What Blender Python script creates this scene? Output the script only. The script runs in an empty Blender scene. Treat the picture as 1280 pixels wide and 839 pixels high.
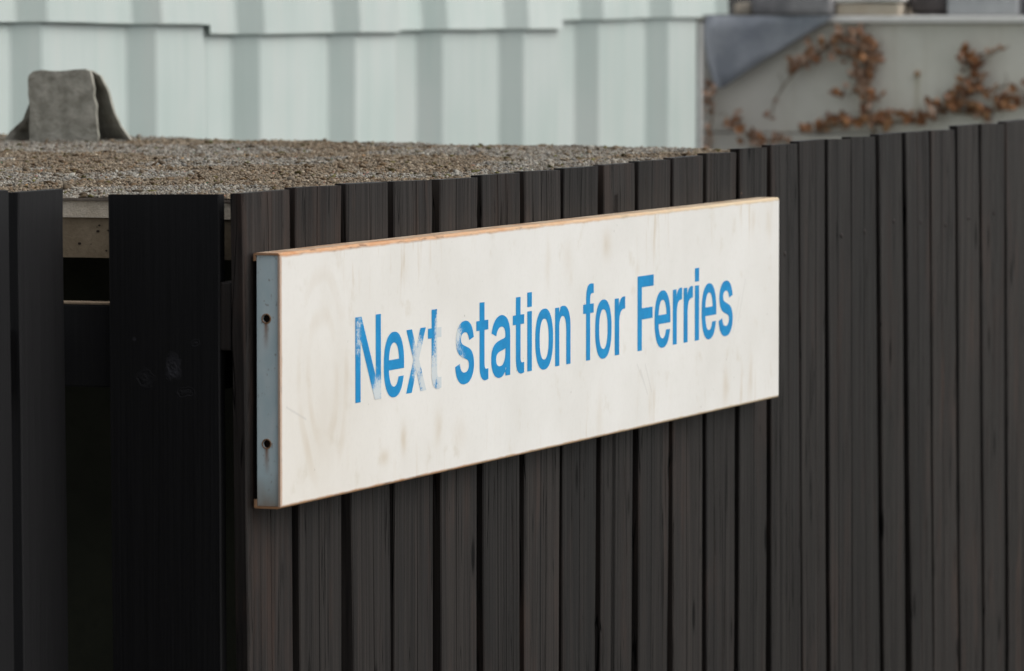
import bpy, bmesh, math, random
import numpy as np
from mathutils import Vector, Matrix, noise
from mathutils.geometry import tessellate_polygon

# ------------------------------------------------------------------ camera, sky, sun, exposure
# World frame: +Y runs along the sign fence away from the viewer, +X is the side the sign faces, Z up (metres).
scene = bpy.context.scene
COL = scene.collection
cam_data = bpy.data.cameras.new('camera')
cam_data.sensor_width = 36.0
cam_data.lens = 36.0 * 7000 / 1280
cam_data.clip_start = 0.1
cam_data.clip_end = 2000
cam_data.dof.use_dof = True
cam_data.dof.focus_distance = 7.15
cam_data.dof.aperture_fstop = 11.5
cam = bpy.data.objects.new('camera', cam_data)
COL.objects.link(cam)
cam.location = (2.4874, -6.042, 2.0)
cam.rotation_euler = (math.pi / 2 - 0.05999, 0, 0.34905)
scene.camera = cam

SUN_ELEV = math.radians(50)
SUN_AZ = math.radians(80)            # clockwise from +Y: light comes from the side the sign faces
world = bpy.data.worlds.new('World')
scene.world = world
world.use_nodes = True
wn, wl = world.node_tree.nodes, world.node_tree.links
wn.clear()
sky = wn.new('ShaderNodeTexSky')
sky.sky_type = 'NISHITA'
sky.sun_disc = False
sky.sun_elevation = SUN_ELEV
sky.sun_rotation = SUN_AZ
sky.air_density = 1.0
sky.dust_density = 4.0
hsv = wn.new('ShaderNodeHueSaturation')          # cloud cover: the blue of the sky is mostly gone
hsv.inputs['Saturation'].default_value = 0.22
bg = wn.new('ShaderNodeBackground')
bg.inputs['Strength'].default_value = 0.15
wo = wn.new('ShaderNodeOutputWorld')
wl.new(sky.outputs[0], hsv.inputs['Color'])
wl.new(hsv.outputs[0], bg.inputs['Color'])
wl.new(bg.outputs[0], wo.inputs['Surface'])

sun_data = bpy.data.lights.new('sun', 'SUN')
sun_data.energy = 1.2
sun_data.angle = math.radians(60)
sun_data.color = (1.0, 0.965, 0.91)
sun = bpy.data.objects.new('sun', sun_data)
COL.objects.link(sun)
sdir = Vector((math.sin(SUN_AZ) * math.cos(SUN_ELEV), math.cos(SUN_AZ) * math.cos(SUN_ELEV), math.sin(SUN_ELEV)))
sun.rotation_euler = (-sdir).to_track_quat('-Z', 'Y').to_euler()
sun.location = (6, 2, 8)

scene.view_settings.view_transform = 'Standard'
scene.view_settings.look = 'None'
scene.view_settings.exposure = 0.08
scene.view_settings.gamma = 1.0
scene.view_settings.use_curve_mapping = False

rng = random.Random(7)
nrng = np.random.default_rng(11)


# ------------------------------------------------------------------ node helpers
class Mat:
    def __init__(self, name):
        self.m = bpy.data.materials.new(name)
        self.m.use_nodes = True
        self.t = self.m.node_tree
        self.t.nodes.clear()
        self.out = self.t.nodes.new('ShaderNodeOutputMaterial')
        self.b = self.t.nodes.new('ShaderNodeBsdfPrincipled')
        self.t.links.new(self.b.outputs[0], self.out.inputs['Surface'])

    def put(self, sock, v):
        if isinstance(v, bpy.types.NodeSocket):
            self.t.links.new(v, sock)
        elif v is not None:
            if hasattr(sock.default_value, '__len__') and not hasattr(v, '__len__'):
                v = [v] * len(sock.default_value)
            if hasattr(v, '__len__') and len(sock.default_value) == 4 and len(v) == 3:
                v = tuple(v) + (1,)
            sock.default_value = v

    def node(self, kind, **kw):
        n = self.t.nodes.new('ShaderNode' + kind)
        for k, v in kw.items():
            if hasattr(n, k):
                setattr(n, k, v)
        return n

    def math(self, op, a, b=None, c=None, clamp=False):
        n = self.node('Math', operation=op, use_clamp=clamp)
        for i, v in enumerate((a, b, c)):
            if v is not None:
                self.put(n.inputs[i], v)
        return n.outputs[0]

    def rng(self, v, a, b, c=0.0, d=1.0, smooth=False):
        n = self.node('MapRange')
        n.interpolation_type = 'SMOOTHSTEP' if smooth else 'LINEAR'
        for i, x in enumerate((v, a, b, c, d)):
            self.put(n.inputs[i], x)
        return n.outputs[0]

    def mix(self, f, a, b, mode='MIX'):
        n = self.node('Mix', data_type='RGBA', blend_type=mode)
        self.put(n.inputs[0], f)
        self.put(n.inputs[6], a)
        self.put(n.inputs[7], b)
        return n.outputs[2]

    def coord(self, kind='Object'):
        return self.node('TexCoord').outputs[kind]

    def vec(self, v, scale=(1, 1, 1), off=(0, 0, 0)):
        n = self.node('VectorMath', operation='MULTIPLY')
        self.put(n.inputs[0], v)
        self.put(n.inputs[1], scale)
        m = self.node('VectorMath', operation='ADD')
        self.put(m.inputs[0], n.outputs[0])
        self.put(m.inputs[1], off)
        return m.outputs[0]

    def sep(self, v):
        n = self.node('SeparateXYZ')
        self.put(n.inputs[0], v)
        return n.outputs

    def noise(self, v, scale=1.0, detail=3.0, rough=0.55, dist=0.0):
        n = self.node('TexNoise')
        self.put(n.inputs['Vector'], v)
        n.inputs['Scale'].default_value = scale
        n.inputs['Detail'].default_value = detail
        n.inputs['Roughness'].default_value = rough
        n.inputs['Distortion'].default_value = dist
        return n.outputs['Fac']

    def voro(self, v, scale=1.0, feature='F1'):
        n = self.node('TexVoronoi', feature=feature)
        self.put(n.inputs['Vector'], v)
        n.inputs['Scale'].default_value = scale
        return n.outputs['Distance']

    def rand(self):
        return self.node('ObjectInfo').outputs['Random']

    def bump(self, h, strength=0.3, dist=0.002):
        n = self.node('Bump')
        n.inputs['Strength'].default_value = strength
        n.inputs['Distance'].default_value = dist
        self.put(n.inputs['Height'], h)
        self.t.links.new(n.outputs[0], self.b.inputs['Normal'])

    def done(self, color, rough=0.7, spec=0.5, metal=0.0):
        self.put(self.b.inputs['Base Color'], color)
        self.put(self.b.inputs['Roughness'], rough)
        self.put(self.b.inputs['Specular IOR Level'], spec)
        self.put(self.b.inputs['Metallic'], metal)
        return self.m


def mat_wood():
    k = Mat('black_stained_wood')
    r = k.rand()
    off = k.node('CombineXYZ')
    k.put(off.inputs[0], k.math('MULTIPLY', r, 37.0))
    k.put(off.inputs[1], k.math('MULTIPLY', r, 91.0))
    k.put(off.inputs[2], k.math('MULTIPLY', r, 53.0))
    c = k.coord()
    g1 = k.noise(k.vec(c, (110, 110, 1.5), off.outputs[0]), 1, 5, .72)
    g2 = k.noise(k.vec(c, (34, 34, .7), off.outputs[0]), 1, 3, .6, .5)
    g3 = k.noise(k.vec(c, (15, 15, 3.2), off.outputs[0]), 1, 5, .68)
    fine = k.noise(k.vec(c, (230, 230, 3), off.outputs[0]), 1, 2, .6)
    kn = k.rng(k.voro(k.vec(c, (15, 15, 4.5), off.outputs[0]), 1), .05, .15, 1, 0, True)
    pits = k.rng(k.voro(k.vec(c, (62, 62, 11), off.outputs[0]), 1), .05, .11, 1, 0, True)
    pits = k.math('MULTIPLY', pits, k.rng(g3, .52, .62, 0, 1, True))
    marks = k.math('MAXIMUM', kn, pits)
    streak = k.rng(g1, .30, .72, 0, 1, True)
    split = k.rng(k.math('ABSOLUTE', k.math('SUBTRACT', g2, .5)), .0015, .009, 1, 0, True)     # hairline drying cracks
    streak = k.math('ADD', k.math('MULTIPLY', streak, .6), k.math('MULTIPLY', k.rng(fine, .3, .7, 0, 1), .4))
    col = k.mix(streak, (.0055, .0046, .0045), (.0250, .0195, .0165))
    col = k.mix(k.math('MULTIPLY', k.rng(g2, .46, .66, 0, 1, True), .75), col, (.0080, .0066, .0064))
    col = k.mix(k.math('MULTIPLY', k.rng(g3, .50, .72, 0, 1, True), .75), col, (.038, .0225, .0165))
    col = k.mix(k.math('MULTIPLY', k.math('MAXIMUM', marks, split), .95), col, (.0025, .0022, .0022))
    br = k.rng(r, 0, 1, .42, 1.15)
    vm = k.node('VectorMath', operation='SCALE')
    k.put(vm.inputs[0], col)
    k.put(vm.inputs['Scale'], br)
    h = k.math('ADD', k.math('MULTIPLY', g1, .75), k.math('ADD', k.math('MULTIPLY', g2, .15), k.math('MULTIPLY', fine, .30)))
    h = k.math('SUBTRACT', h, k.math('MULTIPLY', k.math('MAXIMUM', marks, split), .9))
    k.bump(h, .45, .002)
    spec = k.math('MULTIPLY', k.rng(streak, 0, 1, .16, .42), k.rng(k.math('MAXIMUM', marks, split), 0, 1, 1, .25))
    rough = k.math('ADD', k.rng(streak, 0, 1, .54, .45), k.math('MULTIPLY', k.rng(g3, .4, .7), .10))
    return k.done(vm.outputs[0], rough, spec)


def mat_black_board(name='fresh_black_stain', g=1.0, sp=.22, knot=None):
    k = Mat(name)
    c = k.coord()
    g1 = k.noise(k.vec(c, (260, 260, 2.6)), 1, 4, .65)
    g2 = k.noise(k.vec(c, (50, 50, 7)), 1, 4, .6)
    col = k.mix(k.rng(g1, .3, .7), tuple(v * g for v in (.0022, .0022, .0026)), tuple(v * g for v in (.0055, .0054, .0060)))
    hgt_ = k.math('ADD', g1, g2)
    if knot:
        x, y, z = k.sep(c)
        n_ = k.noise(k.vec(c, (90, 90, 90)), 1, 4, .6)
        for (kx, kz, rx, rz, a_) in knot:
            a1 = k.math('DIVIDE', k.math('SUBTRACT', x, kx), rx)
            a2 = k.math('DIVIDE', k.math('SUBTRACT', z, kz), rz)
            d_ = k.math('SQRT', k.math('ADD', k.math('MULTIPLY', a1, a1), k.math('MULTIPLY', a2, a2)))
            d_ = k.math('ADD', d_, k.math('MULTIPLY', k.math('SUBTRACT', n_, .5), 2.2))
            m_ = k.rng(d_, .7, 1.25, 1, 0, True)
            col = k.mix(k.math('MULTIPLY', m_, k.rng(n_, .35, .65, .1 * a_, a_)), col, (.030, .030, .036))
            hgt_ = k.math('ADD', hgt_, k.math('MULTIPLY', m_, k.math('MULTIPLY', k.math('SINE', k.math('MULTIPLY', d_, 9.0)), .5)))
    k.bump(hgt_, .45, .0015)
    return k.done(col, .6, sp)


def mat_sign():
    # Object space of the sign: y 0..1.96 along it, z 0..0.30 up, x = 0 at the painted face, negative behind it
    k = Mat('weathered_white_paint')
    c = k.coord()
    x, y, z = k.sep(c)
    n1 = k.noise(k.vec(c, (6, 6, 6)), 1, 4)
    n2 = k.noise(k.vec(c, (55, 55, 9)), 1, 4, .6)
    n3 = k.noise(k.vec(c, (130, 130, 130)), 1, 3)
    n4 = k.noise(k.vec(c, (20, 20, 20)), 1, 4, .6)
    col = k.mix(k.rng(n1, .35, .7), (.785, .778, .745), (.725, .715, .675))
    col = k.mix(k.math('MULTIPLY', k.rng(n3, .5, .8), .18), col, (.60, .59, .55))
    # swirl left by a wiping cloth near the left end
    dy = k.math('DIVIDE', k.math('SUBTRACT', y, .135), .078)
    dz = k.math('DIVIDE', k.math('SUBTRACT', z, .145), .125)
    d = k.math('SQRT', k.math('ADD', k.math('MULTIPLY', dy, dy), k.math('MULTIPLY', dz, dz)))
    wig = k.noise(k.vec(c, (9, 9, 5)), 1, 2)
    ph = k.math('ADD', k.math('MULTIPLY', d, 17.0), k.math('MULTIPLY', wig, 7.0))
    ring = k.rng(k.math('SINE', ph), -.6, 1.0, 0, 1, True)
    fall = k.math('MULTIPLY', k.rng(d, .15, .7, 0, 1, True), k.rng(d, .9, 1.45, 1, 0, True))
    arcm = k.rng(k.noise(k.vec(c, (9, 9, 9), (4, 4, 4)), 1, 2), .40, .66)
    sw = k.math('MULTIPLY', k.math('MULTIPLY', ring, fall), k.math('MULTIPLY', arcm, .40))
    sw = k.math('ADD', sw, k.math('MULTIPLY', k.rng(d, .2, 1.7, .20, 0, True), k.rng(n1, .3, .7)))
    col = k.mix(sw, col, (.55, .47, .36))
    warm = k.math('MULTIPLY', k.math('MULTIPLY', k.rng(y, .75, .0, 0, 1), k.rng(z, .26, .0, .35, 1)), .24)
    col = k.mix(warm, col, (.70, .60, .46))
    # soft brown smears where the paint was handled
    tot = None
    for (sy, sz, ry, rz, a_) in ((.40, .052, .010, .017, .48), (.335, .035, .014, .009, .42), (.52, .058, .012, .020, .34), (.60, .045, .020, .02, .16), (1.01, .250, .016, .022, .16),
                                 (.93, .248, .010, .03, .20), (1.17, .262, .018, .018, .36), (1.02, .225, .010, .012, .16), (1.70, .035, .013, .025, .38), (1.82, .040, .010, .03, .34),
                                 (1.36, .03, .012, .03, .18), (1.14, .03, .014, .035, .18), (1.30, .222, .006, .010, .2), (1.91, .262, .012, .022, .25), (1.83, .27, .010, .018, .25)):
        a1 = k.math('DIVIDE', k.math('ADD', k.math('SUBTRACT', y, sy), k.math('MULTIPLY', k.math('SUBTRACT', n4, .5), .03)), ry)
        a2 = k.math('DIVIDE', k.math('SUBTRACT', z, sz), rz)
        q = k.math('ADD', k.math('MULTIPLY', a1, a1), k.math('MULTIPLY', a2, a2))
        g_ = k.math('MULTIPLY', k.math('POWER', 2.718, k.math('MULTIPLY', q, -1.0)), a_)
        tot = g_ if tot is None else k.math('MAXIMUM', tot, g_)
    col = k.mix(tot, col, (.52, .42, .28))
    # long thin scratches
    scr = None
    for (sy, sz, dx_, dz_, ln) in ((1.315, .082, .030, -.036, 1), (1.335, .088, .028, -.040, 1), (1.30, .090, .032, -.030, 1), (1.76, .125, .035, .06, 1), (1.735, .11, .03, .05, 1), (.02, .118, .06, -.018, 1)):
        L2 = dx_ * dx_ + dz_ * dz_
        py, pz = k.math('SUBTRACT', y, sy), k.math('SUBTRACT', z, sz)
        tt = k.math('DIVIDE', k.math('ADD', k.math('MULTIPLY', py, dx_), k.math('MULTIPLY', pz, dz_)), L2, clamp=True)
        ey, ez = k.math('SUBTRACT', py, k.math('MULTIPLY', tt, dx_)), k.math('SUBTRACT', pz, k.math('MULTIPLY', tt, dz_))
        e_ = k.math('ADD', k.math('MULTIPLY', ey, ey), k.math('MULTIPLY', ez, ez))
        g_ = k.rng(e_, .0000004, .0000035, .30, 0)
        scr = g_ if scr is None else k.math('MAXIMUM', scr, g_)
    col = k.mix(scr, col, (.45, .44, .42))
    # dirty runs below the top edge and above the bottom edge
    runs = k.rng(n2, .52, .72, 0, 1, True)
    top = k.rng(z, .20, .297, 0, .55, True)
    bot = k.rng(z, .085, .004, 0, .6, True)
    pat = k.rng(k.noise(k.vec(c, (3.5, 3.5, 2)), 1, 2), .50, .66)
    col = k.mix(k.math('MULTIPLY', k.math('MULTIPLY', runs, pat), k.math('ADD', top, bot)), col, (.50, .39, .24))
    blot = k.math('MULTIPLY', k.rng(n4, .58, .74, 0, 1, True), .36)
    col = k.mix(blot, col, (.58, .53, .43))
    specks = k.math('MULTIPLY', k.rng(k.voro(k.vec(c, (38, 38, 30)), 1), .03, .055, 1, 0), k.rng(n1, .5, .6))
    col = k.mix(k.math('MULTIPLY', specks, .6), col, (.18, .16, .13))
    # bare rusted steel on folds and flanges
    e1 = k.rng(k.math('ADD', z, k.math('MULTIPLY', n4, .004)), .2955, .2995, 0, 1, True)
    e2 = k.rng(k.math('SUBTRACT', z, k.math('MULTIPLY', n4, .004)), .0035, .0, 0, 1, True)
    e3 = k.rng(k.math('SUBTRACT', y, k.math('MULTIPLY', n4, .006)), .0042, .0016, 0, .7, True)
    e4 = k.rng(x, -.0018, -.0032, 0, 1)
    edge = k.math('MAXIMUM', k.math('MAXIMUM', e1, e2), k.math('MAXIMUM', e3, e4))
    rustn = k.noise(k.vec(c, (60, 14, 60)), 1, 5, .65)
    rust = k.mix(k.rng(rustn, .35, .65), (.50, .235, .105), (.60, .41, .26))
    rust = k.mix(k.rng(rustn, .52, .64), rust, (.24, .125, .07))
    fade = k.rng(k.math('ADD', y, k.math('MULTIPLY', n4, .5)), .7, 1.9, 0, .8)
    rust = k.mix(fade, rust, (.62, .52, .36))
    dark = k.math('MULTIPLY', k.rng(z, .006, .0, 0, 1), .45)
    topf = k.rng(x, -.005, -.012, 0, .75, True)
    rust = k.mix(topf, rust, k.mix(k.rng(rustn, .4, .6), (.26, .17, .11), (.47, .40, .31)))
    rust = k.mix(dark, rust, (.20, .14, .06))
    endr = k.rng(y, .012, .0, 0, .8)
    rust = k.mix(endr, rust, (.30, .15, .07))
    col = k.mix(edge, col, rust)
    k.bump(k.math('ADD', n3, k.math('MULTIPLY', edge, rustn)), .12, .001)
    return k.done(col, k.rng(edge, 0, 1, .48, .85), .4)


def mat_letter():
    # same object space as the sign; the vinyl is rubbed away around a few spots
    k = Mat('faded_blue_lettering')
    c = k.coord()
    x, y, z = k.sep(c)
    n = k.noise(k.vec(c, (60, 60, 90)), 1, 5, .7)
    f = k.noise(k.vec(c, (420, 420, 380)), 1, 3, .7)
    tot = None
    for (cy, cz, ry, rz, a) in ((.250, .190, .016, .040, .62), (.312, .116, .022, .026, .95), (.450, .150, .026, .040, .95),
                                (.470, .120, .024, .026, .95), (.528, .155, .022, .075, 1.25), (.505, .130, .02, .03, .95),
                                (.590, .170, .018, .035, .80), (.605, .140, .018, .018, .62), (.300, .140, .02, .03, .35)):
        a1 = k.math('DIVIDE', k.math('SUBTRACT', y, cy), ry)
        a2 = k.math('DIVIDE', k.math('SUBTRACT', z, cz), rz)
        q = k.math('ADD', k.math('MULTIPLY', a1, a1), k.math('MULTIPLY', a2, a2))
        g = k.math('MULTIPLY', k.math('POWER', 2.718, k.math('MULTIPLY', q, -1.0)), a)
        tot = g if tot is None else k.math('MAXIMUM', tot, g)
    wear = k.math('ADD', tot, k.math('MULTIPLY', k.math('SUBTRACT', n, .5), 1.1))
    wear = k.rng(k.math('ADD', wear, k.math('MULTIPLY', k.math('SUBTRACT', f, .5), 1.3)), .40, .80, 0, .86, True)
    mott = k.noise(k.vec(c, (28, 28, 28)), 1, 4, .65)
    blue = k.mix(k.rng(n, .4, .75), (.004, .245, .540), (.010, .290, .60))
    blue = k.mix(k.rng(mott, .42, .68, 0, .75), blue, (.003, .195, .455))
    blue = k.mix(k.math('MULTIPLY', k.rng(f, .62, .75), .35), blue, (.25, .45, .62))
    col = k.mix(wear, blue, (.68, .70, .67))
    return k.done(col, .5, .25)


def mat_endplate():
    k = Mat('galvanised_blue_grey_steel')
    c = k.coord()
    x, y, z = k.sep(c)
    n = k.noise(k.vec(c, (60, 60, 22)), 1, 4)
    f = k.noise(k.vec(c, (240, 240, 120)), 1, 3)
    col = k.mix(k.rng(n, .35, .65), (.50, .63, .66), (.59, .69, .71))
    tot = None
    for hz in (.0760, .2228):
        w = k.math('ADD', .0022, k.math('MULTIPLY', k.math('SUBTRACT', hz, z), .02))
        dx = k.math('DIVIDE', k.math('ADD', k.math('ADD', x, .0180), k.math('MULTIPLY', k.math('SUBTRACT', n, .5), .004)), w)
        g = k.math('POWER', 2.718, k.math('MULTIPLY', k.math('MULTIPLY', dx, dx), -1.0))
        g = k.math('MULTIPLY', g, k.math('MULTIPLY', k.rng(z, hz - .038, hz - .006, 0, .9), k.rng(z, hz - .002, hz, 1, 0)))
        tot = g if tot is None else k.math('MAXIMUM', tot, g)
    col = k.mix(tot, col, (.26, .115, .05))
    foot = k.math('MULTIPLY', k.rng(k.math('SUBTRACT', z, k.math('MULTIPLY', n, .05)), .02, -.025, 0, 1), .85)
    col = k.mix(foot, col, (.24, .19, .14))
    sp = k.math('MULTIPLY', k.rng(f, .66, .72), .6)
    col = k.mix(sp, col, (.16, .11, .08))
    return k.done(col, .5, .5)


def mat_plain(name, a, b, scale=20, rough=.8, spec=.3, bumps=.3, dist=.003, obj=True):
    k = Mat(name)
    c = k.coord('Object')
    n = k.noise(k.vec(c, (scale, scale, scale)), 1, 5, .6)
    f = k.noise(k.vec(c, (scale * 9, scale * 9, scale * 9)), 1, 3, .6)
    col = k.mix(k.rng(n, .3, .7), a, b)
    col = k.mix(k.math('MULTIPLY', k.rng(f, .5, .8), .35), col, tuple(v * .55 for v in a))
    if bumps:
        k.bump(k.math('ADD', n, k.math('MULTIPLY', f, .5)), bumps, dist)
    return k.done(col, rough, spec)


def mat_corrugated():
    k = Mat('pale_mint_painted_sheet')
    c = k.coord()
    x, y, z = k.sep(c)
    n = k.noise(k.vec(c, (3, 3, 3)), 1, 4)
    s = k.noise(k.vec(c, (16, 16, 1.6)), 1, 4, .6)
    r = k.rand()
    col = k.mix(k.rng(n, .35, .65), (.472, .552, .525), (.520, .582, .560))
    col = k.mix(k.math('MULTIPLY', k.rng(s, .45, .75), .30), col, (.585, .585, .555))
    col = k.mix(k.math('MULTIPLY', k.rng(s, .5, .25), .25), col, (.36, .43, .40))
    vm = k.node('VectorMath', operation='SCALE')
    k.put(vm.inputs[0], col)
    k.put(vm.inputs['Scale'], k.rng(r, 0, 1, .94, 1.05))
    return k.done(vm.outputs[0], k.rng(n, .3, .7, .5, .62), .4)


def mat_render_wall():
    k = Mat('grey_cement_wall')
    c = k.coord()
    x, y, z = k.sep(c)
    n = k.noise(k.vec(c, (7, 7, 7)), 1, 5, .6)
    s = k.noise(k.vec(c, (26, 26, 2.0)), 1, 4, .6)
    f = k.noise(k.vec(c, (150, 150, 150)), 1, 3)
    col = k.mix(k.rng(n, .3, .7), (.60, .59, .53), (.69, .675, .61))
    col = k.mix(k.math('MULTIPLY', k.rng(s, .5, .75), .35), col, (.47, .44, .36))
    col = k.mix(k.math('MULTIPLY', k.rng(f, .5, .8), .2), col, (.34, .32, .27))
    # run-off stain below the bolt
    d = k.math('DIVIDE', k.math('ADD', k.math('ADD', x, 1.4738), k.math('MULTIPLY', k.math('SUBTRACT', n, .5), .012)), .008)
    g = k.math('POWER', 2.718, k.math('MULTIPLY', k.math('MULTIPLY', d, d), -1.0))
    g = k.math('MULTIPLY', g, k.math('MULTIPLY', k.rng(z, 1.62, 1.80, 0, .5), k.rng(z, 1.805, 1.812, 1, 0)))
    col = k.mix(g, col, (.26, .22, .10))
    k.bump(k.math('ADD', n, f), .15, .002)
    return k.done(col, .85, .25)


def mat_gravel():
    k = Mat('gravel_chippings')
    a = k.node('Attribute')
    a.attribute_name = 'tint'
    c = k.coord()
    f = k.noise(k.vec(c, (420, 420, 420)), 1, 3)
    col = k.mix(k.math('MULTIPLY', k.rng(f, .45, .75), .5), a.outputs['Color'], (.07, .06, .05))
    return k.done(col, .85, .25)


def mat_leaf():
    k = Mat('dry_brown_leaf')
    r = k.rand()
    c = k.coord()
    n = k.noise(k.vec(c, (90, 90, 90)), 1, 3)
    ramp = k.node('ValToRGB')
    k.put(ramp.inputs[0], r)
    cr = ramp.color_ramp
    cr.elements[0].color = (.27, .125, .055, 1)
    cr.elements[1].color = (.40, .27, .19, 1)
    for p, col in ((.25, (.34, .165, .070, 1)), (.5, (.24, .115, .065, 1)), (.72, (.37, .205, .095, 1)), (.88, (.33, .19, .13, 1))):
        e = cr.elements.new(p)
        e.color = col
    col = k.mix(k.rng(n, .4, .7), ramp.outputs[0], (.16, .075, .045))
    return k.done(col, .7, .3)


def mat_pale_leaf():
    k = Mat('bleached_dry_leaf')
    r = k.rand()
    c = k.coord()
    n = k.noise(k.vec(c, (90, 90, 90)), 1, 3)
    col = k.mix(r, (.50, .36, .28), (.40, .25, .17))
    col = k.mix(k.rng(n, .42, .7), col, (.25, .16, .11))
    return k.done(col, .75, .3)


WOOD = mat_wood()
BLACKBOARD = mat_black_board()
KNOTBOARD = mat_black_board('fresh_black_stain_knotted', 1.1, .24, [(.0790, 1.5485, .0105, .0150, .9), (.0420, 1.5350, .0120, .0110, .22), (.0950, 1.5200, .0130, .0065, .2), (.1080, 1.5780, .0060, .0050, .25), (.0290, 1.5810, .0022, .0022, .9)])
SMOOTHBLACK = mat_black_board('smooth_black_stain', 1.5, .30)
SIGN = mat_sign()
LETTER = mat_letter()
ENDPLATE = mat_endplate()
RIM = mat_plain('rusty_steel_rim', (.40, .27, .15), (.22, .10, .05), 120, .7)
SHEET = mat_corrugated()
WALL = mat_render_wall()
GRAVEL = mat_gravel()
LEAF = mat_leaf()
PALELEAF = mat_pale_leaf()
TWIG = mat_plain('dry_vine_stem', (.17, .12, .08), (.30, .24, .17), 60, .85)
GROUND = mat_plain('asphalt', (.085, .08, .075), (.13, .125, .115), 3, .9, .3, .4, .01)
ROOFBED = mat_plain('mossy_roof_bed', (.13, .108, .088), (.20, .17, .14), 60, .95, .2, .6, .004)
AGG = mat_plain('exposed_aggregate_concrete', (.58, .50, .385), (.78, .69, .56), 55, .9, .25, 1.0, .006)
CONC = mat_plain('brown_grey_concrete', (.17, .132, .085), (.24, .19, .13), 30, .9, .25, .5, .003)
COWLM = mat_plain('grey_asbestos_cement', (.27, .265, .22), (.56, .545, .475), 48, .9, .25, 1.0, .008)
FELT = mat_plain('blue_grey_sheet', (.225, .25, .29), (.36, .385, .42), 10, .6, .4, .25, .004)
COPE = mat_plain('off_white_coping', (.74, .73, .70), (.80, .79, .77), 20, .7, .4, .1)
STONE = mat_plain('grey_stone', (.17, .17, .18), (.33, .325, .33), 22, .85, .3, .6, .005)
BEIGE = mat_plain('beige_stone', (.47, .39, .30), (.56, .50, .41), 12, .85, .3, .3, .003)
PIPE = mat_plain('dark_weathered_pipe', (.035, .03, .03), (.10, .085, .085), 15, .7, .4, .2)
GREYBOX = mat_plain('pale_grey_block', (.36, .37, .385), (.44, .45, .46), 10, .7, .3, .15)
TRIM = mat_plain('grey_trim', (.30, .31, .30), (.40, .41, .40), 12, .6, .4, .1)
POSTM = mat_plain('pale_grey_trim', (.47, .49, .48), (.55, .57, .56), 12, .6, .4, .1)
CHAMBER = mat_plain('shade_dark_algae_concrete', (.018, .019, .013), (.032, .034, .022), 5, .95, .2, .4, .005)  # algae-green concrete, with the shade under the slab put into its near-black colour
NAILM = mat_plain('dull_nail_head', (.010, .008, .008), (.030, .020, .017), 200, .6, .35, .1)
HOLEDARK = mat_plain('dark_rust_hole', (.02, .014, .01), (.035, .02, .015), 80, .9)


# ------------------------------------------------------------------ object helpers
ORIGIN = {}


def thing(name, loc, label, cat, group=None, kind=None):
    o = bpy.data.objects.new(name, None)
    o.empty_display_size = .1
    COL.objects.link(o)
    o.location = loc
    ORIGIN[o.name] = Vector(loc)
    tag(o, label, cat, group, kind)
    return o


def tag(o, label=None, cat=None, group=None, kind=None):
    for k_, v in (('label', label), ('category', cat), ('group', group), ('kind', kind)):
        if v:
            o[k_] = v
    return o


def link_mesh(name, me, mat, parent=None, origin=(0, 0, 0)):
    o = bpy.data.objects.new(name, me)
    COL.objects.link(o)
    origin = Vector(origin)
    if mat and not me.materials:
        me.materials.append(mat)
    if parent:
        o.parent = parent
        o.location = origin - ORIGIN[parent.name]
    else:
        o.location = origin
    ORIGIN[o.name] = origin
    return o


def mesh(name, verts, faces, mat, parent=None, origin=None, smooth=False):
    if origin is None:
        origin = ORIGIN[parent.name] if parent else Vector((0, 0, 0))
    origin = Vector(origin)
    me = bpy.data.meshes.new(name)
    me.from_pydata([tuple(Vector(v) - origin) for v in verts], [], faces)
    me.update()
    bm = bmesh.new()
    bm.from_mesh(me)
    bmesh.ops.recalc_face_normals(bm, faces=bm.faces)
    bm.to_mesh(me)
    bm.free()
    if smooth:
        for p in me.polygons:
            p.use_smooth = True
    return link_mesh(name, me, mat, parent, origin)


def bm_obj(name, bm, mat, parent=None, origin=None, smooth=False):
    if origin is None:
        origin = ORIGIN[parent.name] if parent else Vector((0, 0, 0))
    bmesh.ops.translate(bm, vec=-Vector(origin), verts=bm.verts)
    bmesh.ops.recalc_face_normals(bm, faces=bm.faces)
    me = bpy.data.meshes.new(name)
    bm.to_mesh(me)
    bm.free()
    if smooth:
        for p in me.polygons:
            p.use_smooth = True
    return link_mesh(name, me, mat, parent, origin)


def box(name, lo, hi, mat, parent=None, bevel=.003, rough=0.0, cuts=0, seed=0, origin=None):
    bm = bmesh.new()
    bmesh.ops.create_cube(bm, size=1)
    lo, hi = Vector(lo), Vector(hi)
    for v in bm.verts:
        v.co = Vector(((v.co.x + .5) * (hi.x - lo.x) + lo.x, (v.co.y + .5) * (hi.y - lo.y) + lo.y, (v.co.z + .5) * (hi.z - lo.z) + lo.z))
    if bevel:
        bmesh.ops.bevel(bm, geom=list(bm.edges), offset=bevel, segments=2, affect='EDGES', profile=.6)
    if cuts:
        bmesh.ops.subdivide_edges(bm, edges=list(bm.edges), cuts=cuts, use_grid_fill=True)
    if rough:
        for v in bm.verts:
            q = v.co * 9 + Vector((seed * 3.1, seed * 1.7, seed))
            v.co += Vector(noise.noise_vector(q)) * rough + Vector(noise.noise_vector(q * 4.3)) * rough * .4
    return bm_obj(name, bm, mat, parent, origin)


def loft(rings, close_ends=True):
    """rings: list of equal-length closed point loops -> verts, faces"""
    n = len(rings[0])
    verts = [p for r in rings for p in r]
    faces = []
    for a in range(len(rings) - 1):
        for i in range(n):
            j = (i + 1) % n
            faces.append((a * n + i, a * n + j, (a + 1) * n + j, (a + 1) * n + i))
    if close_ends:
        faces.append(tuple(range(n))[::-1])
        faces.append(tuple((len(rings) - 1) * n + i for i in range(n)))
    return verts, faces


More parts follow.
